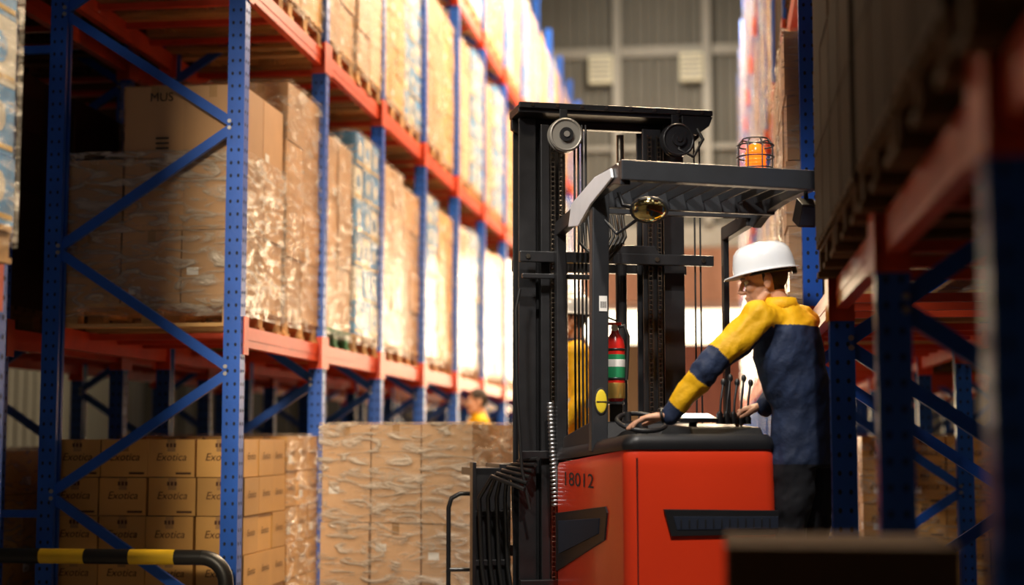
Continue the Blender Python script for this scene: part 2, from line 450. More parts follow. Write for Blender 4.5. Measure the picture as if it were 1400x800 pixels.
# barrier
YEL=pmat('safety_yellow',(.75,.48,.02),.4);BLK=pmat('barrier_black',(.012,.012,.012),.4)
mb=MB()
zt=.60;yb=8.24
xs=[-4.32,-4.02,-3.75,-3.49,-3.23,-2.97,-2.82]
for a in range(len(xs)-1): mb.cyl((xs[a],yb,zt),(xs[a+1],yb,zt),.042,mat=a%2,n=20)
arc=[(-2.82+.14*math.sin(t),yb,zt-.14+.14*math.cos(t)) for t in [q*math.pi/2/8 for q in range(9)]]
mb.tube(arc+[(-2.68,yb,.3)],.042,20,1);mb.tube([(-2.68,yb,.3),(-2.68,yb,0)],.042,20,0)
mb.cyl((-4.2,yb,0),(-4.2,yb,zt-.01),.042,mat=1)
for x in(-2.68,-4.2): mb.box((x-.09,yb-.09,0),(x+.09,yb+.09,.012),1)
mb.obj('safety_barrier',[YEL,BLK])

# ------------------------------------------------------------------ reach truck
TR=empty('reach_truck',(-.385,6.5,0),math.radians(20))
TRED=pmat('truck_red_paint',(.84,.05,.012),.33,0,.04,2,0,coat=.4)
TBLK=pmat('truck_black_plastic',(.014,.014,.016),.42,0,.1,10,.06,200)
TGRY=pmat('truck_dark_grey_paint',(.026,.028,.032),.38,0,.1,10,.03,80,coat=.1)
TMET=pmat('mast_black_steel',(.024,.024,.026),.30,.3,.2,12,spec=.8)
GRS=pmat('greased_steel',(.30,.26,.20),.3,1,.3,30)
RUB=pmat('hose_rubber',(.012,.012,.012),.45)
MIR=pmat('mirror_yellow_reflection',(.85,.72,.35),.05,1,.02)  # yellow reflection put into the base colour
AMB=pmat('amber_lens',(.95,.16,.01),.15,coat=1,emis=(1,.16,.01),es=1.3)
SCRN=pmat('display_screen',(.5,.7,.8),.2,emis=(.55,.85,1),es=2.5)
YST=pmat('yellow_sticker',(.8,.6,.03),.5)
def plan(z):
    r=.06;pts=[]
    def arc(cx,cy,a0,a1,rr=r,n=6):
        for q in range(n+1):
            a=math.radians(a0+(a1-a0)*q/n);pts.append((cx+rr*math.cos(a),cy+rr*math.sin(a)))
    bul=.0+.012*math.sin(max(0,min(1,(z-.1)/1.1))*math.pi)
    arc(r,r-bul,180,270);arc(.68-r,r-bul,270,360);arc(.68-.03,1.2-.03,0,90,.03);arc(.03,1.2-.03,90,180,.03)
    return pts
mb=MB()
zs=[.10,.16,.3,.5,.7,.9,1.05,1.13,1.17,1.20]
def topz(y,z):
    if z<1.04: return z
    lim=1.205-.075*max(0,min(1,(y)/1.2))
    return 1.04+(z-1.04)*(lim-1.04)/.16
rs=[[V((p[0],p[1],topz(p[1],z))) for p in plan(z)] for z in zs]
rs[-1]=[V((.34+(p.x-.34)*.985,.6+(p.y-.6)*.985,p.z)) for p in rs[-1]]
mb.rings(rs,0,True,True)
mb.box((.045,-.0145,.12),(.049,.02,1.17),1)
mb.box((-.0015,.02,.52),(.002,1.15,.524),1)
mb.obj('body_cover',[TRED,TBLK],TR)
mb=MB()
mb.prism([(.30,.955),(.27,.93),(.31,.81),(1.19,.60),(1.19,.885)],'x',-.008,.01,0)
mb.prism([(.38,.90),(.40,.83),(1.12,.69),(1.12,.85)],'x',-.012,-.006,1)
mb.prism([(.16,.955),(.672,.945),(.672,.845),(.19,.842)],'y',-.022,.01,0)
mb.prism([(.20,.925),(.668,.92),(.668,.868),(.215,.868)],'y',-.0245,-.02,1)
for k in range(12): mb.box((.23+k*.036,-.027,.875),(.237+k*.036,-.0235,.912),0)
mb.obj('vent_panels',[TBLK,HOLE],TR,bevel=.004)
mb=MB();put_text(mb,'18012',(-.003,.78,1.055),(0,-1,0),(0,0,1),.092,0,2.5)
mb.obj('fleet_number',[INKK],TR)
mb=MB()
capr=[]
for z,ins,sl in((0,.0,0),(.022,-.008,0),(.05,.006,0),(.065,.03,0)):
    ring=[]
    for p in plan(1.2):
        x=.34+(p[0]-.34)*(1-ins*2);y=.6+(p[1]-.6)*(1-ins)
        ring.append(V((x,y,topz(p[1],1.2)+z+(.03*math.exp(-((p[1]-.9)/.3)**2)))))
    capr.append(ring)
mb.rings(capr,0,True,True)
mb.prism([(.10,1.23),(.16,1.30),(.52,1.32),(.60,1.25)],'x',.34,.67,0)
mb.prism([(.55,1.22),(.60,1.33),(1.1,1.26),(1.15,1.15)],'x',.01,.5,0)
mb.obj('hood_top_cap',[TBLK],TR,bevel=.008)
mb=MB()
M=Matrix.Translation((.40,.26,1.345))@Matrix.Rotation(math.radians(12),4,'X')
mb.box((-.085,-.055,-.012),(.085,.055,.006),0,M);mb.box((-.07,-.042,.006),(.07,.042,.009),1,M)
mb.cyl((.40,.30,1.30),(.40,.28,1.345),.018,mat=0)
mb.obj('display',[TBLK,SCRN],TR)
mb=MB()
for k in range(5):
    x=.50+k*.036;y=.22+.01*k
    mb.lathe([(.018,0),(.016,.015),(.019,.022),(.013,.034),(.016,.041),(.009,.055)],(x,y,1.315),14,0)
    top=(x+.03,y+.03,1.50+.02*(k%2))
    mb.tube([(x,y,1.34),(x+.01,y+.01,1.42),top],.0055,8,0);mb.ell(top,(.012,.012,.018),0)
mb.obj('hydraulic_levers',[TBLK],TR)
mb=MB()
st=[(.2+.11*math.cos(a),.42+.11*math.sin(a)*.9,1.325+.04*math.sin(a)) for a in [2*math.pi*q/24 for q in range(24)]]
mb.tube(st,.011,8,0,closed=True);mb.cyl((.2,.42,1.22),(.2,.42,1.325),.03,mat=0);mb.box((.1,.41,1.318),(.3,.43,1.33),0);mb.cyl((.12,.36,1.33),(.12,.36,1.37),.014,mat=0)
mb.obj('steering_wheel',[TBLK],TR)
# overhead guard
mb=MB()
mb.prism([(-.01,1.19),(.066,1.19),(.082,2.38),(.0,2.38)],'y',.50,.56,0)
mb.obj('guard_pillar',[TGRY],TR,bevel=.006)
mb=MB()
GZ=-.03
pr=[(.05,2.37),(.05,2.44),(.12,2.475),(.40,2.475),(.60,2.455),(.80,2.40),(.86,2.33),(.80,2.31),(.70,2.345),(.58,2.37),(.42,2.385),(.15,2.39)]
pr=[(y,z+GZ) for y,z in pr]
mb.prism(pr,'x',.0,.045,0);mb.prism(pr,'x',.895,.94,0)
mb.prism([(.0,2.477+GZ),(.94,2.462+GZ),(.94,2.375+GZ),(.0,2.39+GZ)],'y',.03,.085,0)
mb.prism([(.0,2.45+GZ),(.94,2.44+GZ),(.94,2.35+GZ),(.0,2.36+GZ)],'y',.62,.66,0)
mb.prism([(.0,2.40+GZ),(.94,2.40+GZ),(.94,2.36+GZ),(.0,2.36+GZ)],'y',.82,.86,0)
for k in range(9):
    x=.13+k*.087
    mb.prism([(x-.004,2.45+GZ),(x+.004,2.45+GZ),(x+.016,2.40+GZ),(x+.008,2.40+GZ)],'y',.085,.62,0)
mb.obj('overhead_guard',[TGRY],TR,bevel=.006)
mb=MB()
mb.prism([(.0,1.0),(.05,1.0),(.05,2.32),(.0,2.32)],'y',1.18,1.23,0)
mb.beam((.02,1.2,2.30),(.02,.84,2.33),.045,.07,0);mb.beam((.9,1.2,2.30),(.9,.84,2.33),.045,.07,0)
mb.beam((.9,1.205,.2),(.9,1.205,2.33),.03,.04,0)
mb.obj('guard_front_posts',[TMET],TR,bevel=.004)
ALU=pmat('bracket_light_grey',(.75,.77,.80),.35,.1)
mb=MB();mb.prism([(.14,2.385),(.16,2.43),(.42,2.435),(.84,2.375),(.90,2.27),(.72,2.25),(.50,2.32)],'x',-.014,-.002,0)
mb.obj('guard_side_plate',[ALU],TR,bevel=.004)
bx,by,bz=.765,.42,2.42
mb=MB();mb.lathe([(.052,0),(.052,.045),(.044,.05)],(bx,by,bz),24,0)
mb.box((bx-.09,by-.09,bz-.005),(bx+.09,by+.09,bz+.012),0)
mb.obj('beacon_base',[TBLK],TR)
bz=2.44
mb=MB();mb.lathe([(.044,.03),(.048,.06),(.045,.14),(.038,.17),(.015,.18)],(bx,by,bz),24,0)
for q in range(6): mb.lathe([(.0485,.045+q*.017),(.051,.049+q*.017),(.0475,.053+q*.017)],(bx,by,bz),24,0)
mb.obj('beacon_lens',[AMB],TR)
mb=MB()
for q in range(8):
    a=q*math.pi/4;c,s_=math.cos(a),math.sin(a)
    mb.tube([(bx+.085*c,by+.085*s_,bz),(bx+.085*c,by+.085*s_,bz+.17),(bx+.06*c,by+.06*s_,bz+.20)],.0035,6,0)
for z,r in((.005,.085),(.06,.085),(.115,.085),(.17,.085),(.20,.06)):
    mb.tube([(bx+r*math.cos(a),by+r*math.sin(a),bz+z) for a in [2*math.pi*q/24 for q in range(24)]],.0035,6,0,closed=True)
mb.obj('beacon_cage',[TBLK],TR)
# mirror
mb=MB()
M=Matrix.Translation((.20,.28,2.27))@Matrix.Rotation(math.radians(-12),4,'Z')@Matrix.Rotation(math.radians(10),4,'X')
mb.ell((0,0,0),(.088,.03,.062),0,M,24,14);
mb.ell((0,-.012,0),(.078,.026,.053),1,M,24,14)
mb.tube([(.18,.33,2.28),(.12,.42,2.31),(.1,.42,2.37)],.01,8,0)
mb.tube([(.05,.52,2.27),(.1,.45,2.18),(.17,.33,2.24)],.008,8,0)
mb.obj('rear_view_mirror',[TBLK,MIR],TR)
mb=MB();M=Matrix.Translation((.90,.16,2.27))@Matrix.Rotation(math.radians(30),4,'X')
mb.box((-.045,-.05,-.06),(.035,.03,.05),0,M);mb.box((-.038,-.053,-.05),(.028,-.049,.04),1,M);mb.cyl((.9,.16,2.30),(.9,.16,2.37),.01,mat=0)
mb.obj('work_lamp',[TBLK,HOLE],TR,bevel=.006)
mb=MB();mb.box((.028,.4965,1.83),(.065,.5,1.90),0);
for q in range(6): mb.box((.033+q*.005,.4955,1.845),(.0355+q*.005,.4967,1.875),1)
mb.obj('pillar_label',[LABEL,INKK],TR)
mb=MB();mb.ell((.034,.497,1.42),(.034,.004,.062),0);mb.ell((.034,.495,1.42),(.027,.004,.053),1);mb.box((.01,.489,1.415),(.058,.4905,1.42),0)
mb.obj('pillar_tag',[INKK,YST],TR)
# ---- mast
def ichan(mb,x0,x1,y0,y1,z0,z1,mat=0):
    t=.014
    mb.box((x0,y0,z0),(x1,y0+t,z1),mat);mb.box((x0,y1-t,z0),(x1,y1,z1),mat)
    xm=(x0+x1)/2;mb.box((xm-.01,y0+t,z0),(xm+.01,y1-t,z1),mat)
mb=MB()
ichan(mb,-.15,-.06,1.38,1.53,.05,2.90);ichan(mb,.63,.74,1.38,1.53,.05,2.90)
mb.obj('outer_mast_rails',[TMET],TR,bevel=.003)
mb=MB()
ichan(mb,-.045,.0,1.33,1.45,.12,2.86);ichan(mb,.50,.60,1.33,1.45,.12,2.86)
mb.box((-.07,1.44,.12),(.085,1.455,2.86),0)  # dark plate added to block the bright background behind the chains
for x in(.10,.42): mb.cyl((x,1.47,.2),(x,1.47,2.2),.03,mat=0);
mb.obj('inner_mast_rails',[TMET],TR,bevel=.003)
mb=MB()
for x in(.10,.42): mb.cyl((x,1.47,2.2),(x,1.47,2.85),.02,mat=0)
mb.obj('lift_cylinder_rods',[GRS],TR)
mb=MB()
mb.box((-.17,1.30,2.915),(.87,1.52,2.955),0)
mb.prism([(-.165,2.915),(-.165,2.86),(-.06,2.80),(.0,2.80),(.02,2.875),(.55,2.875),(.6,2.80),(.80,2.80),(.865,2.86),(.865,2.915)],'y',1.48,1.52,0)
mb.box((-.17,1.28,2.935),(.87,1.30,2.965),0)
mb.prism([(.70,2.93),(.70,2.85),(.78,2.83),(.85,2.88),(.87,2.93)],'y',1.28,1.30,0)
for q in range(8): mb.cyl((-.1+q*.13,1.275,2.95),(-.1+q*.13,1.282,2.95),.009,n=8,mat=1)
mb.obj('mast_crosshead',[TMET,GRS],TR,bevel=.004)
mb=MB()
mb.box((-.17,1.26,2.14),(.86,1.30,2.195),0)
mb.box((-.15,1.52,2.12),(.80,1.56,2.18),0)
mb.box((-.16,1.25,2.055),(.22,1.28,2.08),0)
mb.prism([(.30,2.19),(.33,2.24),(.55,2.24),(.58,2.19)],'y',1.285,1.305,0)
mb.box((-.16,1.3,.45),(.75,1.34,.55),0);mb.box((-.16,1.3,1.15),(.10,1.34,1.19),0)
for x in(-.13,.55,.80): mb.cyl((x,1.252,2.167),(x,1.262,2.167),.013,n=6,mat=1)
mb.obj('mast_cross_ties',[TMET,GRS],TR,bevel=.004)
PUL=pmat('pulley_steel',(.36,.34,.30),.4,.6)
for x,z,m in((.06,2.79,PUL),(.66,2.79,TMET)):
    mb=MB()
    mb.cyl((x,1.22,z),(x,1.232,z),.088,n=36,mat=0);mb.cyl((x,1.232,z),(x,1.255,z),.074,n=36,mat=1);mb.cyl((x,1.255,z),(x,1.267,z),.088,n=36,mat=0)
    mb.tube([(x+.079*math.cos(a),1.218,z+.079*math.sin(a)) for a in [2*math.pi*q/32 for q in range(32)]],.006,8,0,closed=True)
    mb.cyl((x,1.205,z),(x,1.22,z),.036,n=20,mat=2);mb.cyl((x,1.198,z),(x,1.206,z),.016,n=8,mat=0);mb.box((x-.02,1.267,z),(x+.02,1.28,2.93),2)
    mb.obj('hose_pulley',[m,TBLK,TMET],TR,bevel=.002)
mb=MB()
for x,y in((.012,1.31),(.055,1.31),(.53,1.31),(.58,1.31)):
    z=.35
    while z<2.80:
        mb.box((x-.012,y-.006,z),(x-.007,y+.006,z+.022),0);mb.box((x+.007,y-.006,z),(x+.012,y+.006,z+.022),0)
        mb.cyl((x-.012,y,z+.011),(x+.012,y,z+.011),.005,n=6,mat=0)
        z+=.025
mb.obj('lift_chains',[pmat('chain_steel',(.12,.10,.08),.4,1,.3,30)],TR)
mb=MB()
for k,x in enumerate((.125,.145,.165,.185,.77,.80)):
    mb.tube([(x,1.30,2.86 if k<4 else 2.80),(x,1.30,1.6),(x+.004,1.30,.6)],.006 if k<4 else .005,8,0)
mb.tube([(-.02,1.24,1.42),(-.01,1.23,1.2),(.01,1.2,1.0),(.05,1.18,.85)],.018,10,1)
for q in range(26): 
    z=1.42-q*.02;mb.lathe([(.019,0),(.022,.005),(.019,.01)],(-.02+.0006*q,1.24-.0015*q,z),10,1)
for k in range(6):
    a=-.30+k*.045
    mb.tube([(a*.3-.06,1.25,1.0+.03*k),(a*.6-.1,1.42,1.06+.015*k),(a-.02,1.55,.95),(a,1.58,.6),(a+.04,1.56,.3),(a+.06,1.5,.12)],.0115,8,0)
mb.tube([(-.17,1.27,2.0),(-.19,1.27,1.9),(-.185,1.27,1.5),(-.16,1.27,1.1),(-.12,1.26,.9)],.008,8,0)
for k in range(5):
    mb.tube([(.13+.02*k,1.22,2.42),(.10+.03*k,1.1,2.22-.03*k),(.16+.03*k,1.0,2.12+.02*k),(.24+.02*k,1.05,2.25),(.25+.02*k,1.2,2.5)],.0085,8,0)
mb.tube([(.70,1.24,2.84),(.66,1.22,2.74),(.74,1.22,2.70),(.80,1.24,2.80),(.78,1.27,2.86)],.009,8,0)
mb.obj('hydraulic_hoses',[RUB,STEEL],TR)
mb=MB()
mb.box((-.20,1.62,.15),(-.14,1.98,1.12),0);mb.box((.80,1.62,.15),(.86,1.98,1.12),0)
for z in(.22,.62,1.06): mb.box((-.20,1.94,z),(.86,1.98,z+.06),0)
mb.box((-.34,1.62,.2),(-.20,1.66,1.10),0);mb.box((-.34,1.62,1.06),(-.16,1.95,1.10),0)
mb.box((-.345,1.60,.2),(-.325,1.68,1.13),0)
for z in(.35,.6,.85): mb.box((-.33,1.60,z),(-.15,1.63,z+.03),0)
mb.obj('fork_carriage',[TMET],TR,bevel=.004)
mb=MB()
mb.tube([(-.40,2.0,.15),(-.40,2.0,.88),(-.385,2.0,.93),(-.34,1.99,.955),(-.2,1.98,.955)],.013,10,0)
mb.tube([(-.40,2.0,.55),(-.2,1.97,.55)],.012,10,0);mb.tube([(-.40,2.0,.2),(-.2,1.97,.2)],.012,10,0)
mb.obj('side_hoop',[TMET],TR)
mb=MB()
for x in(.1,.5):
    mb.prism([(2.0,.6),(2.04,.6),(2.04,.12),(2.75,.085),(2.75,.07),(2.0,.07)],'x',x,x+.1,0)
mb.obj('forks',[TMET],TR,bevel=.003)
mb=MB()
for x in(-.18,.76):
    mb.box((x,1.15,.06),(x+.12,2.3,.24),0);mb.cyl((x+.02,2.2,.12),(x+.10,2.2,.12),.12,mat=1,n=28)
mb.box((-.05,1.2,.06),(.9,1.32,.5),0)
mb.cyl((.25,.35,.16),(.35,.35,.16),.16,mat=1,n=32);mb.cyl((.95,.4,.09),(1.0,.4,.09),.09,mat=1,n=24)
mb.obj('outriggers_and_wheels',[TMET,RUB],TR,bevel=.004)
mb=MB();mb.box((.67,.0,.12),(1.0,1.2,.245),0);mb.box((.69,.02,.245),(.98,1.18,.252),1)
mb.prism([(1.1,.12),(1.2,.12),(1.2,1.15),(1.14,1.2),(1.1,1.2)],'x',.67,.95,0)
mb.obj('operator_platform',[TRED,RUB],TR,bevel=.006)

# fire extinguisher
EXR=pmat('extinguisher_red',(.65,.02,.015),.25,coat=.6);GRN=pmat('label_green',(.02,.25,.10),.4);GLD=pmat('brass',(.7,.45,.12),.3,.8)
E=empty('fire_extinguisher',(-.466,7.10,1.42))
mb=MB();mb.lathe([(.03,0),(.042,.012),(.045,.03),(.045,.255),(.040,.285),(.02,.315),(.016,.33)],(0,0,0),28,0)
mb.lathe([(.0455,.11),(.0458,.112),(.0458,.215),(.0455,.217)],(0,0,0),28,1);mb.lathe([(.0462,.16),(.0464,.162),(.0464,.192),(.0462,.194)],(0,0,0),28,2)
mb.lathe([(.0457,.015),(.0461,.016),(.0461,.085),(.0457,.086)],(0,0,0),28,3)
mb.obj('cylinder',[EXR,GRN,LABEL,GLD],E)
mb=MB();mb.cyl((0,0,.325),(0,0,.355),.016,mat=0);mb.beam((-.035,0,.36),(.03,0,.36),.018,.012,0);mb.beam((-.045,0,.395),(.015,0,.37),.014,.008,1)
mb.cyl((.0,-.016,.34),(.0,-.028,.34),.016,mat=2);mb.tube([(.012,0,.345),(.045,-.01,.35),(.062,-.01,.30),(.058,-.01,.2),(.052,-.01,.1)],.008,8,1)
mb.obj('valve_and_hose',[EXR,RUB,LABEL],E)
mb=MB();mb.lathe([(.0475,.10),(.049,.102),(.049,.108),(.0475,.11)],(0,0,0),28,0);mb.lathe([(.047,.235),(.0485,.237),(.0485,.243),(.047,.245)],(0,0,0),28,0)
mb.box((-.03,.046,-.20),(.03,.058,.3),0);mb.box((-.04,-.04,-.012),(.04,.05,-.001),0)
mb.obj('bracket',[TMET],E)

# ------------------------------------------------------------------ people
def remesh(mb,vox,smooth_it=4,fac=.5):
    me=mb.mesh('tmp',[],fix=True);o=bpy.data.objects.new('tmp',me);COL.objects.link(o)
    r=o.modifiers.new('r','REMESH');r.mode='VOXEL';r.voxel_size=vox
    s=o.modifiers.new('s','SMOOTH');s.factor=fac;s.iterations=smooth_it
    bpy.context.view_layer.update()
    m2=bpy.data.meshes.new_from_object(o.evaluated_get(bpy.context.evaluated_depsgraph_get()))
    bpy.data.objects.remove(o)
    for p in m2.polygons:p.use_smooth=True
    return m2
def etube(mb,pts,ab,side,n=20):
    side=V(side).normalized();rs=[]
    for i,p in enumerate(pts):
        p=V(p)
        d=(V(pts[min(i+1,len(pts)-1)])-V(pts[max(i-1,0)])).normalized()
        s=(side-d*side.dot(d)).normalized();f=d.cross(s)
        rs.append([p+s*ab[i][0]*math.cos(t)+f*ab[i][1]*math.sin(t) for t in [2*math.pi*k/n for k in range(n)]])
    mb.rings(rs,0,True,True)
def limb(mb,pts,rad,n=14):
    mb.tube(pts,rad,n,0)
    for p,r in zip(pts,rad): mb.ell(p,(r*.99,r*.99,r*.99),0,None,12,8)
def segd(p,a,b):
    ab=b-a;t=max(0,min(1,(p-a).dot(ab)/ab.length_squared));return (p-a-ab*t).length,t
NAVY=pmat('workwear_navy',(.014,.028,.075),.7,0,.25,14,.18,60);YELW=pmat('workwear_yellow',(.92,.50,.004),.6,0,.08,14,.15,60)
TROU=pmat('trousers_black',(.008,.009,.014),.8,0,.15,20,.05,200);SKIN=pmat('skin',(.66,.35,.22),.45,0,.06,30,.04,300)
HAIR=pmat('hair_dark',(.035,.02,.012),.6,0,.3,60,.5,250,stretch=(1,1,4));HATW=pmat('hard_hat_white',(.82,.84,.86),.22,coat=.6,var=.02)
BOOT=pmat('boot_leather',(.02,.015,.012),.5);EYEW=pmat('eye_white',(.8,.78,.75),.2);IRIS=pmat('iris',(.05,.03,.02),.2)
HIV=pmat('hi_vis_band',(.55,.57,.6),.3)
def basis(origin,x,up):
    x=V(x).normalized();z=V(up);z=(z-x*z.dot(x)).normalized();y=z.cross(x)
    return Matrix(((x.x,y.x,z.x,origin[0]),(x.y,y.y,z.y,origin[1]),(x.z,y.z,z.z,origin[2]),(0,0,0,1)))
def make_head(root,pos,fwd,up,hat=True,vox=.004):
    M=basis(pos,fwd,up);mb=MB()
    mb.ell((-.012,0,.035),(.098,.077,.10));mb.ell((.030,0,-.04),(.062,.06,.08));mb.ell((.0,0,-.03),(.075,.066,.07))
    mb.ell((.068,0,-.098),(.026,.027,.022));mb.ell((.055,0,-.085),(.035,.042,.026))
    for s in(-1,1):
        mb.ell((.062,s*.036,-.022),(.030,.024,.026));mb.tube([(.0,s*.062,-.055),(.035,s*.052,-.085),(.06,s*.02,-.102)],[.016,.018,.016],8)
        mb.tube([(.076,s*.05,.022),(.093,s*.03,.028),(.096,s*.008,.024)],[.009,.010,.010],8)
        mb.ell((.100,s*.011,-.036),(.011,.009,.009))
        E_=Matrix.Translation((-.008,s*.080,-.012))@Matrix.Rotation(math.radians(-12),4,'Y')@Matrix.Rotation(math.radians(s*18),4,'Z')
        mb.ell((0,0,0),(.021,.008,.034),0,E_);mb.ell((-.004,s*.006,.006),(.017,.006,.024),0,E_)
    mb.tube([(.090,0,.022),(.104,0,-.008),(.117,0,-.030),(.106,0,-.040)],[.009,.010,.0125,.010],10)
    mb.tube([(.075,-.026,-.066),(.094,-.010,-.060),(.095,.010,-.060),(.075,.026,-.066)],[.005,.0075,.0075,.005],8)
    mb.tube([(.073,-.024,-.072),(.091,-.010,-.074),(.091,.010,-.074),(.073,.024,-.072)],[.005,.008,.008,.005],8)
    mb.tube([(-.015,0,-.03),(-.03,0,-.10),(-.055,0,-.20)],[.060,.054,.062],18)
    me=remesh(mb,vox,2,.5)
    for m in(SKIN,HAIR): me.materials.append(m)
    def ish(c):
        ay=abs(c.y)
        if ay>.0775 and c.z<.035: return False
        if c.z>.030+.3*max(0,c.x-.03): return c.x<.06 or c.z>.075
        if c.x<-.030: return c.z>-.055
        if -.030<=c.x<.012: return c.z>-.01 and ay<.0775
        return False
    for v in me.vertices:
        if ish(v.co): v.co=v.co+v.normal*.003
    for p in me.polygons:
        if ish(p.center):p.material_index=1
    o=bpy.data.objects.new('head',me);COL.objects.link(o);o.matrix_world=M;o.parent=root
    mb=MB()
    for s in(-1,1):
        mb.ell((.081,s*.032,.002),(.0125,.0135,.0115),0,None,14,10);mb.ell((.0905,s*.033,.001),(.0045,.006,.006),1,None,10,8)
        mb.tube([(.085,s*.050,.021),(.098,s*.032,.026),(.100,s*.014,.022)],[.003,.0045,.004],6,2)
    o=mb.obj('eyes_and_brows',[EYEW,IRIS,HAIR],root);o.matrix_world=M
    if hat:
        mb=MB();n=64
        Mh=M@Matrix.Translation((-.008,0,.046))@Matrix.Rotation(math.radians(-2),4,'Y')@Matrix.Scale(1.05,4)
        prof=[(1.0,-.006),(1.0,.0),(.985,.025),(.955,.05),(.89,.076),(.77,.095),(.58,.108),(.34,.114),(.12,.117),(.01,.118)]
        rs=[]
        for r,z in prof:
            ring=[]
            for q in range(n):
                t=2*math.pi*q/n;x=.132*r*math.cos(t);y=.112*r*math.sin(t)
                zz=z+(.006*math.exp(-(y/.014)**2)+.004*math.exp(-((abs(y)-.045)/.010)**2) if z>.05 else 0)
                ring.append(V((x,y,zz)))
            rs.append(ring)
        def brim(e,dz):
            ring=[]
            for q in range(n):
                t=2*math.pi*q/n;c=math.cos(t)
                fr=max(0,c)**2
                ring.append(V(((.132+e*(.7+1.3*fr))*c,(.112+e*.75)*math.sin(t),-.006+dz-.006*fr*e/.02)))
            return ring
        mb.rings([brim(.021,-.006),brim(.0205,-.001),brim(.012,.0)]+rs,0,True,False)
        o=mb.obj('hard_hat',[HATW],root);so=o.modifiers.new('s','SOLIDIFY');so.thickness=.0025
        o.matrix_world=Mh
        mb=MB();mb.tube([(-.02+.098*math.cos(a),.084*math.sin(a),-.016) for a in [2*math.pi*q/28 for q in range(28)]],.005,8,0,closed=True);mb.box((-.132,-.02,-.034),(-.112,.02,-.006),0)
        o=mb.obj('hat_suspension',[BLK],root);o.matrix_world=Mh
def make_hand(root,pos,d,up,sgn,curl=.35,name='hand'):
    mb=MB()
    etube(mb,[(-.04,0,0),(0,0,0),(.03,0,.002),(.06,0,.003),(.09,0,0)],[(.026,.021),(.027,.019),(.036,.017),(.041,.015),(.039,.012)],(0,1,0),16)
    Ls=[.072,.080,.074,.058]
    for k in range(4):
        y=sgn*(.031-.0205*k);L=Ls[k];x=.082-.004*abs(k-1);spread=sgn*(.10-.07*k)
        pts=[V((x,y,.001))];a=.05
        for f in(.45,.30,.25):
            a+=curl*(.5+.5*k/3+ .2)
            pts.append(pts[-1]+V((L*f*math.cos(a),L*f*spread,-L*f*math.sin(a))))
        limb(mb,pts,[.0098,.0090,.0082,.0070],10)
    pts=[V((.012,sgn*.022,-.004)),V((.040,sgn*.048,-.012)),V((.066,sgn*.060,-.018)),V((.090,sgn*.062,-.022))]
    limb(mb,pts,[.016,.0125,.0100,.0082],10)
    me=remesh(mb,.0028,2,.4);me.materials.append(SKIN)
    o=bpy.data.objects.new(name,me);COL.objects.link(o);o.matrix_world=basis(pos,d,up);o.parent=root
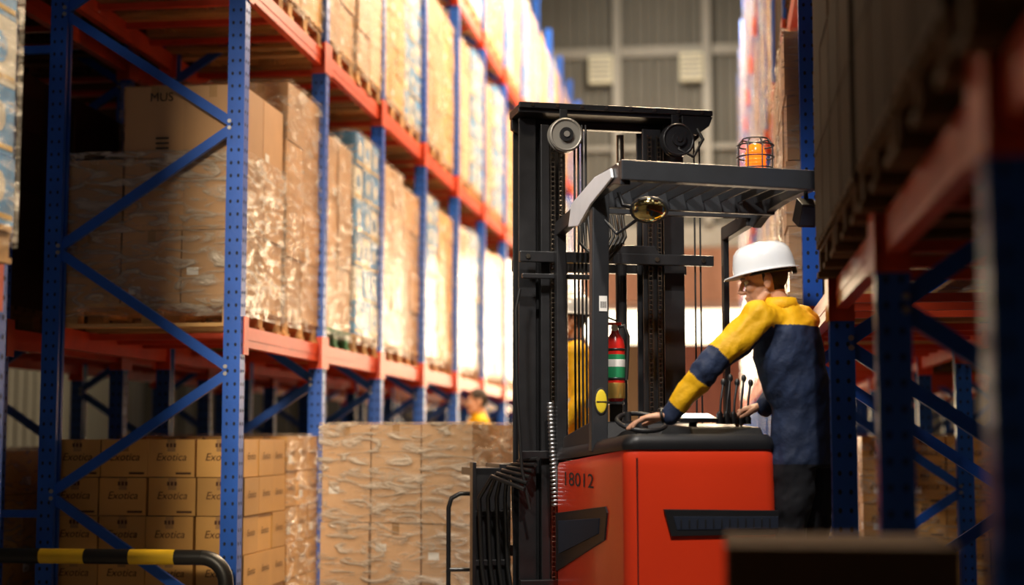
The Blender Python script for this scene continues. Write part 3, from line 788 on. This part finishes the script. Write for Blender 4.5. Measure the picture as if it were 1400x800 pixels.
def make_worker(J,th,hf,style,curlL=.3,curlR=.6,hat=True,vox=.010):
    root=empty('warehouse_worker')
    th=V(th).normalized();left=V((-th.y,th.x,0))
    mb=MB()
    P=J['pelvis'];Wt=J['waist'];C_=J['chest'];N_=J['neck']
    U=C_.lerp(N_,.5)
    etube(mb,[P+V((0,0,-.10)),P+V((0,0,-.02)),Wt,C_.lerp(Wt,.5),C_,U,N_+V((0,0,-.06)),N_+V((0,0,-.02)),N_+V((0,0,.012))],
          [(.175,.130),(.178,.132),(.166,.122),(.176,.130),(.190,.135),(.188,.122),(.145,.095),(.082,.074),(.066,.064)],left,28)
    for sd in('L','R'):
        s,e,w=J['sh'+sd],J['el'+sd],J['wr'+sd]
        inner=U.lerp(s,.5)
        limb(mb,[inner,s,s.lerp(e,.5),e,e.lerp(w,.5),w],[.085,.080,.068,.059,.053,.043],16)
        mb.tube([w-(w-e).normalized()*.03,w+(w-e).normalized()*.012],[.046,.044],16)
        h,k,a=J['hip'+sd],J['kn'+sd],J['an'+sd]
        limb(mb,[h,h.lerp(k,.5),k,k.lerp(a,.5),a],[.105,.092,.070,.066,.058],16)
    me=remesh(mb,vox,6,.5)
    for m in(NAVY,YELW,TROU,HIV,HOLE): me.materials.append(m)
    nr=[v.normal.copy() for v in me.vertices]
    el=[(J['el'+s],(J['wr'+s]-J['sh'+s]).normalized()) for s in 'LR']
    for v,n_ in zip(me.vertices,nr):
        p=v.co
        q=V((p.x*5+p.z*3,p.y*5,p.z*6-p.x*7))
        f=.013*noise.noise(q)+.009*noise.noise(q*2.1+V((3,1,7)))+.003*noise.noise(q*4.5)
        for e,d in el:
            r=p-e;dd=r.length
            if dd<.16:
                f+=.003*math.sin(r.dot(d)*115+4*noise.noise(p*12))*math.exp(-(dd/.09)**2)
        v.co=p+n_*f
    segs=[]
    for sd in('L','R'):
        segs+= [(sd+'u',J['sh'+sd],J['el'+sd]),(sd+'f',J['el'+sd],J['wr'+sd])]
    hem=P.z-.085
    for p in me.polygons:
        c=p.center;best=None
        for nme,a,b in segs:
            d,t=segd(c,a,b)
            if best is None or d<best[0]: best=(d,nme,t)
        m_=0
        axis=P.lerp(U,max(0,min(1,(c.z-P.z)/(U.z-P.z))))
        inarm=best[0]<.088 and (best[0]<(V((c.x-axis.x,c.y-axis.y,0)).length-.02) )
        if c.z<hem and not inarm: m_=2
        elif inarm:
            t=best[2]
            if best[1][1]=='u':
                sh=J['sh'+best[1][0]];e_=J['el'+best[1][0]]
                q=sh.lerp(e_,t);under=(c-q).normalized().z
                if t<.72 and under>-.45-.2*t: m_=1
                else: m_=0
                if style=='yellow': m_=1
            else:
                m_=1 if (.18<t<.80) or style=='yellow' else 0
        else:
            if c.z>N_.z-.105: m_=1
            if style=='yellow':
                m_=1
                if abs(c.z-(P.z+.18))<.03: m_=3
        p.material_index=m_
    o=bpy.data.objects.new('body',me);COL.objects.link(o);o.parent=root
    mb=MB()
    cr=lambda r,z:[N_+V((0,0,z))+left*(r*math.cos(t))+th*(r*.95*math.sin(t)) for t in [2*math.pi*q/24 for q in range(24)]]
    mb.rings([cr(.084,-.03),cr(.077,-.002),cr(.071,.020),cr(.066,.018)],0,True,False)
    mb.obj('collar',[NAVY if style=='yellow' else YELW],root).modifiers.new('s','SOLIDIFY').thickness=.005
    make_head(root,J['head'],hf,J.get('headup',V((0,0,1))),hat)
    for sd,sg in(('L',-1),('R',1)):
        w=J['wr'+sd];d=J['hd'+sd]
        make_hand(root,w+V(d).normalized()*.035,d,J.get('hu'+sd,V((0,0,1))),sg,curlL if sd=='L' else curlR,'hand_'+('left' if sd=='L' else 'right'))
        a=J['an'+sd];M=basis((a.x,a.y,J['floor']+.004),th,(0,0,1));mb=MB()
        etube(mb,[(-.07,0,.05),(-.03,0,.055),(.05,0,.05),(.12,0,.035),(.19,0,.03),(.205,0,.03)],[(.034,.048),(.044,.056),(.046,.05),(.048,.036),(.036,.03),(.015,.02)],(0,1,0),16)
        mb.tube([(0,0,.04),(-.005,0,.16)],[.052,.056],16)
        mb.box((-.085,-.048,0),(.20,.048,.02))
        m2=remesh(mb,.006,3,.5);m2.materials.append(BOOT)
        o=bpy.data.objects.new('boot_'+('left' if sd=='L' else 'right'),m2);COL.objects.link(o);o.matrix_world=M;o.parent=root
    return root
th=V((-.8,.6,0));lf=V((-.6,-.8,0))
N0=V((.280,6.82,1.845));P0=V((.375,6.86,1.225));F0=.252
J=dict(pelvis=P0,waist=V((.366,6.85,1.39)),chest=V((.318,6.835,1.63)),neck=N0,
 shL=V((.172,6.675,1.765)),elL=V((-.047,6.60,1.540)),wrL=V((-.205,6.635,1.352)),
 shR=V((.382,6.975,1.770)),elR=V((.335,7.13,1.53)),wrR=V((.21,6.98,1.40)),
 hipL=P0+lf*.085+V((0,0,-.06)),knL=V((.295,6.83,.74)),anL=V((.345,6.80,F0+.09)),
 hipR=P0-lf*.085+V((0,0,-.06)),knR=V((.390,6.97,.74)),anR=V((.425,6.99,F0+.09)),
 head=V((.214,6.85,1.946)),headup=V((-.22,.0,1)),hdL=V((-.98,.08,-.16)),hdR=V((-.9,-.1,-.25)),floor=F0)
WK=make_worker(J,th,V((-.99,-.02,-.19)),'main',.22,.75,True,.0065)
mb=MB();w=J['wrL'];d=V(J['hdL']).normalized();c=w+d*.030
a=d.cross(V((0,0,1))).normalized();b=a.cross(d)
mb.tube([c+(a*math.cos(t)*.031+b*math.sin(t)*.025) for t in [2*math.pi*q/24 for q in range(24)]],.0065,8,0,closed=True)
mb.ell(c+b*.027,(.017,.017,.008),0)
mb.obj('wrist_watch',[BLK],WK)

def standing(loc,ang,floor,hgt=1.0):
    R=Matrix.Translation((loc[0],loc[1],floor))@Matrix.Rotation(ang,4,'Z')@Matrix.Scale(hgt,4)
    q=lambda x,y,z:R@V((x,y,z))
    r3=R.to_3x3()
    return dict(pelvis=q(0,0,.98),waist=q(0,0,1.12),chest=q(.01,0,1.33),neck=q(0,0,1.53),
     shL=q(0,.19,1.45),elL=q(-.02,.25,1.17),wrL=q(.12,.22,.97),shR=q(0,-.19,1.45),elR=q(-.02,-.25,1.17),wrR=q(.12,-.22,.97),
     hipL=q(0,.085,.92),knL=q(.02,.10,.5),anL=q(0,.11,.09),hipR=q(0,-.085,.92),knR=q(.02,-.10,.5),anR=q(0,-.11,.09),
     head=q(.02,0,1.665),hdL=r3@V((.6,-.2,-.7)),hdR=r3@V((.6,.2,-.7)),huL=r3@V((.6,.5,.6)),huR=r3@V((.6,-.5,.6)),floor=floor),(r3@V((1,0,0)))
Js,tv=standing((-.91,9.85),math.radians(190),.28,1.04)
make_worker(Js,tv,tv,'yellow',.4,.4,True,.014)
mb=MB();pallet(mb,.56,.7);pallet(mb,.56,.7,z=.14)
o=mb.obj('wooden_pallet_stack',[WOOD]);o.location=(-.91,9.87,0)
Js,tv=standing((-2.36,15.2),math.radians(200),0,.97)
make_worker(Js,tv,tv,'main',.4,.4,False,.018)

# ------------------------------------------------------------------ lights
def area(name,loc,target,size,power,col,sy=None):
    l=bpy.data.lights.new(name,'AREA');l.energy=power;l.color=col;l.size=size
    if sy: l.shape='RECTANGLE';l.size_y=sy
    o=bpy.data.objects.new(name,l);COL.objects.link(o);o.location=loc
    o.rotation_euler=(V(target)-V(loc)).to_track_quat('-Z','Y').to_euler();return o
def spot(name,loc,target,power,col,ang,blend=.6,r=.3):
    l=bpy.data.lights.new(name,'SPOT');l.energy=power;l.color=col;l.spot_size=math.radians(ang);l.spot_blend=blend;l.shadow_soft_size=r
    o=bpy.data.objects.new(name,l);COL.objects.link(o);o.location=loc
    o.rotation_euler=(V(target)-V(loc)).to_track_quat('-Z','Y').to_euler();return o
WARM=(1,.73,.45)
area('aisle_light',(-.0,9.3,9.5),(-2.9,9.8,2),1.0,430,(1,.76,.48))
area('aisle_light',(.1,13,9.5),(-2.7,13.5,2.5),1.5,850,WARM)
area('aisle_light',(.1,18,9.0),(-2.7,18.5,2.5),1.5,1250,WARM)
area('aisle_light',(.1,23.5,9.0),(-2.7,24,2.5),1.5,1350,(1,.78,.54))
area('aisle_light',(-1.1,29,10),(-1.1,35,5),2,420,(1,.86,.70))
area('door_daylight',(-2,35.4,3.2),(-1.2,10,2),6,2200,(1,.77,.50),4.5)
spot('key_light',(.38,2.2,7.8),(-.2,7.0,1.5),2100,(1,.93,.84),24,.6,.15)
spot('fill_light',(-2.2,1.2,3.6),(-3.1,9.0,1.9),2400,(1,.82,.58),30,.8,.4)
spot('mast_fill',(-2.3,3.6,5.0),(-.4,7.4,2.1),1000,(1,.93,.85),29,.8,.3)  # unseen spot added to brighten mast and operator
spot('load_fill',(-1.3,4.6,6.5),(-1.6,9.7,1.4),800,(1,.85,.64),30,.8,.3)  # added fill without a fixture, lifts the aisle load
spot('rim_light',(.22,11.3,7.5),(.05,7.0,1.8),700,(1,.84,.60),22,.7,.3)
area('side_aisle_light',(4.5,17,9),(2.5,17,1),2,100,WARM)
spot('side_aisle_fill',(3.2,8.0,5.0),(1.6,10.9,.9),110,WARM,26,.7,.3)  # invented fill for the cartons behind the right rack
area('side_aisle_light',(-8.5,18,9),(-6,18,1),3,150,(1,.7,.45))
w=bpy.data.worlds.new('world');SC.world=w;w.use_nodes=True
bg=w.node_tree.nodes['Background'];bg.inputs[0].default_value=(1,.84,.58,1);bg.inputs[1].default_value=3.8
SC.view_settings.view_transform='Standard'
SC.view_settings.look='None'
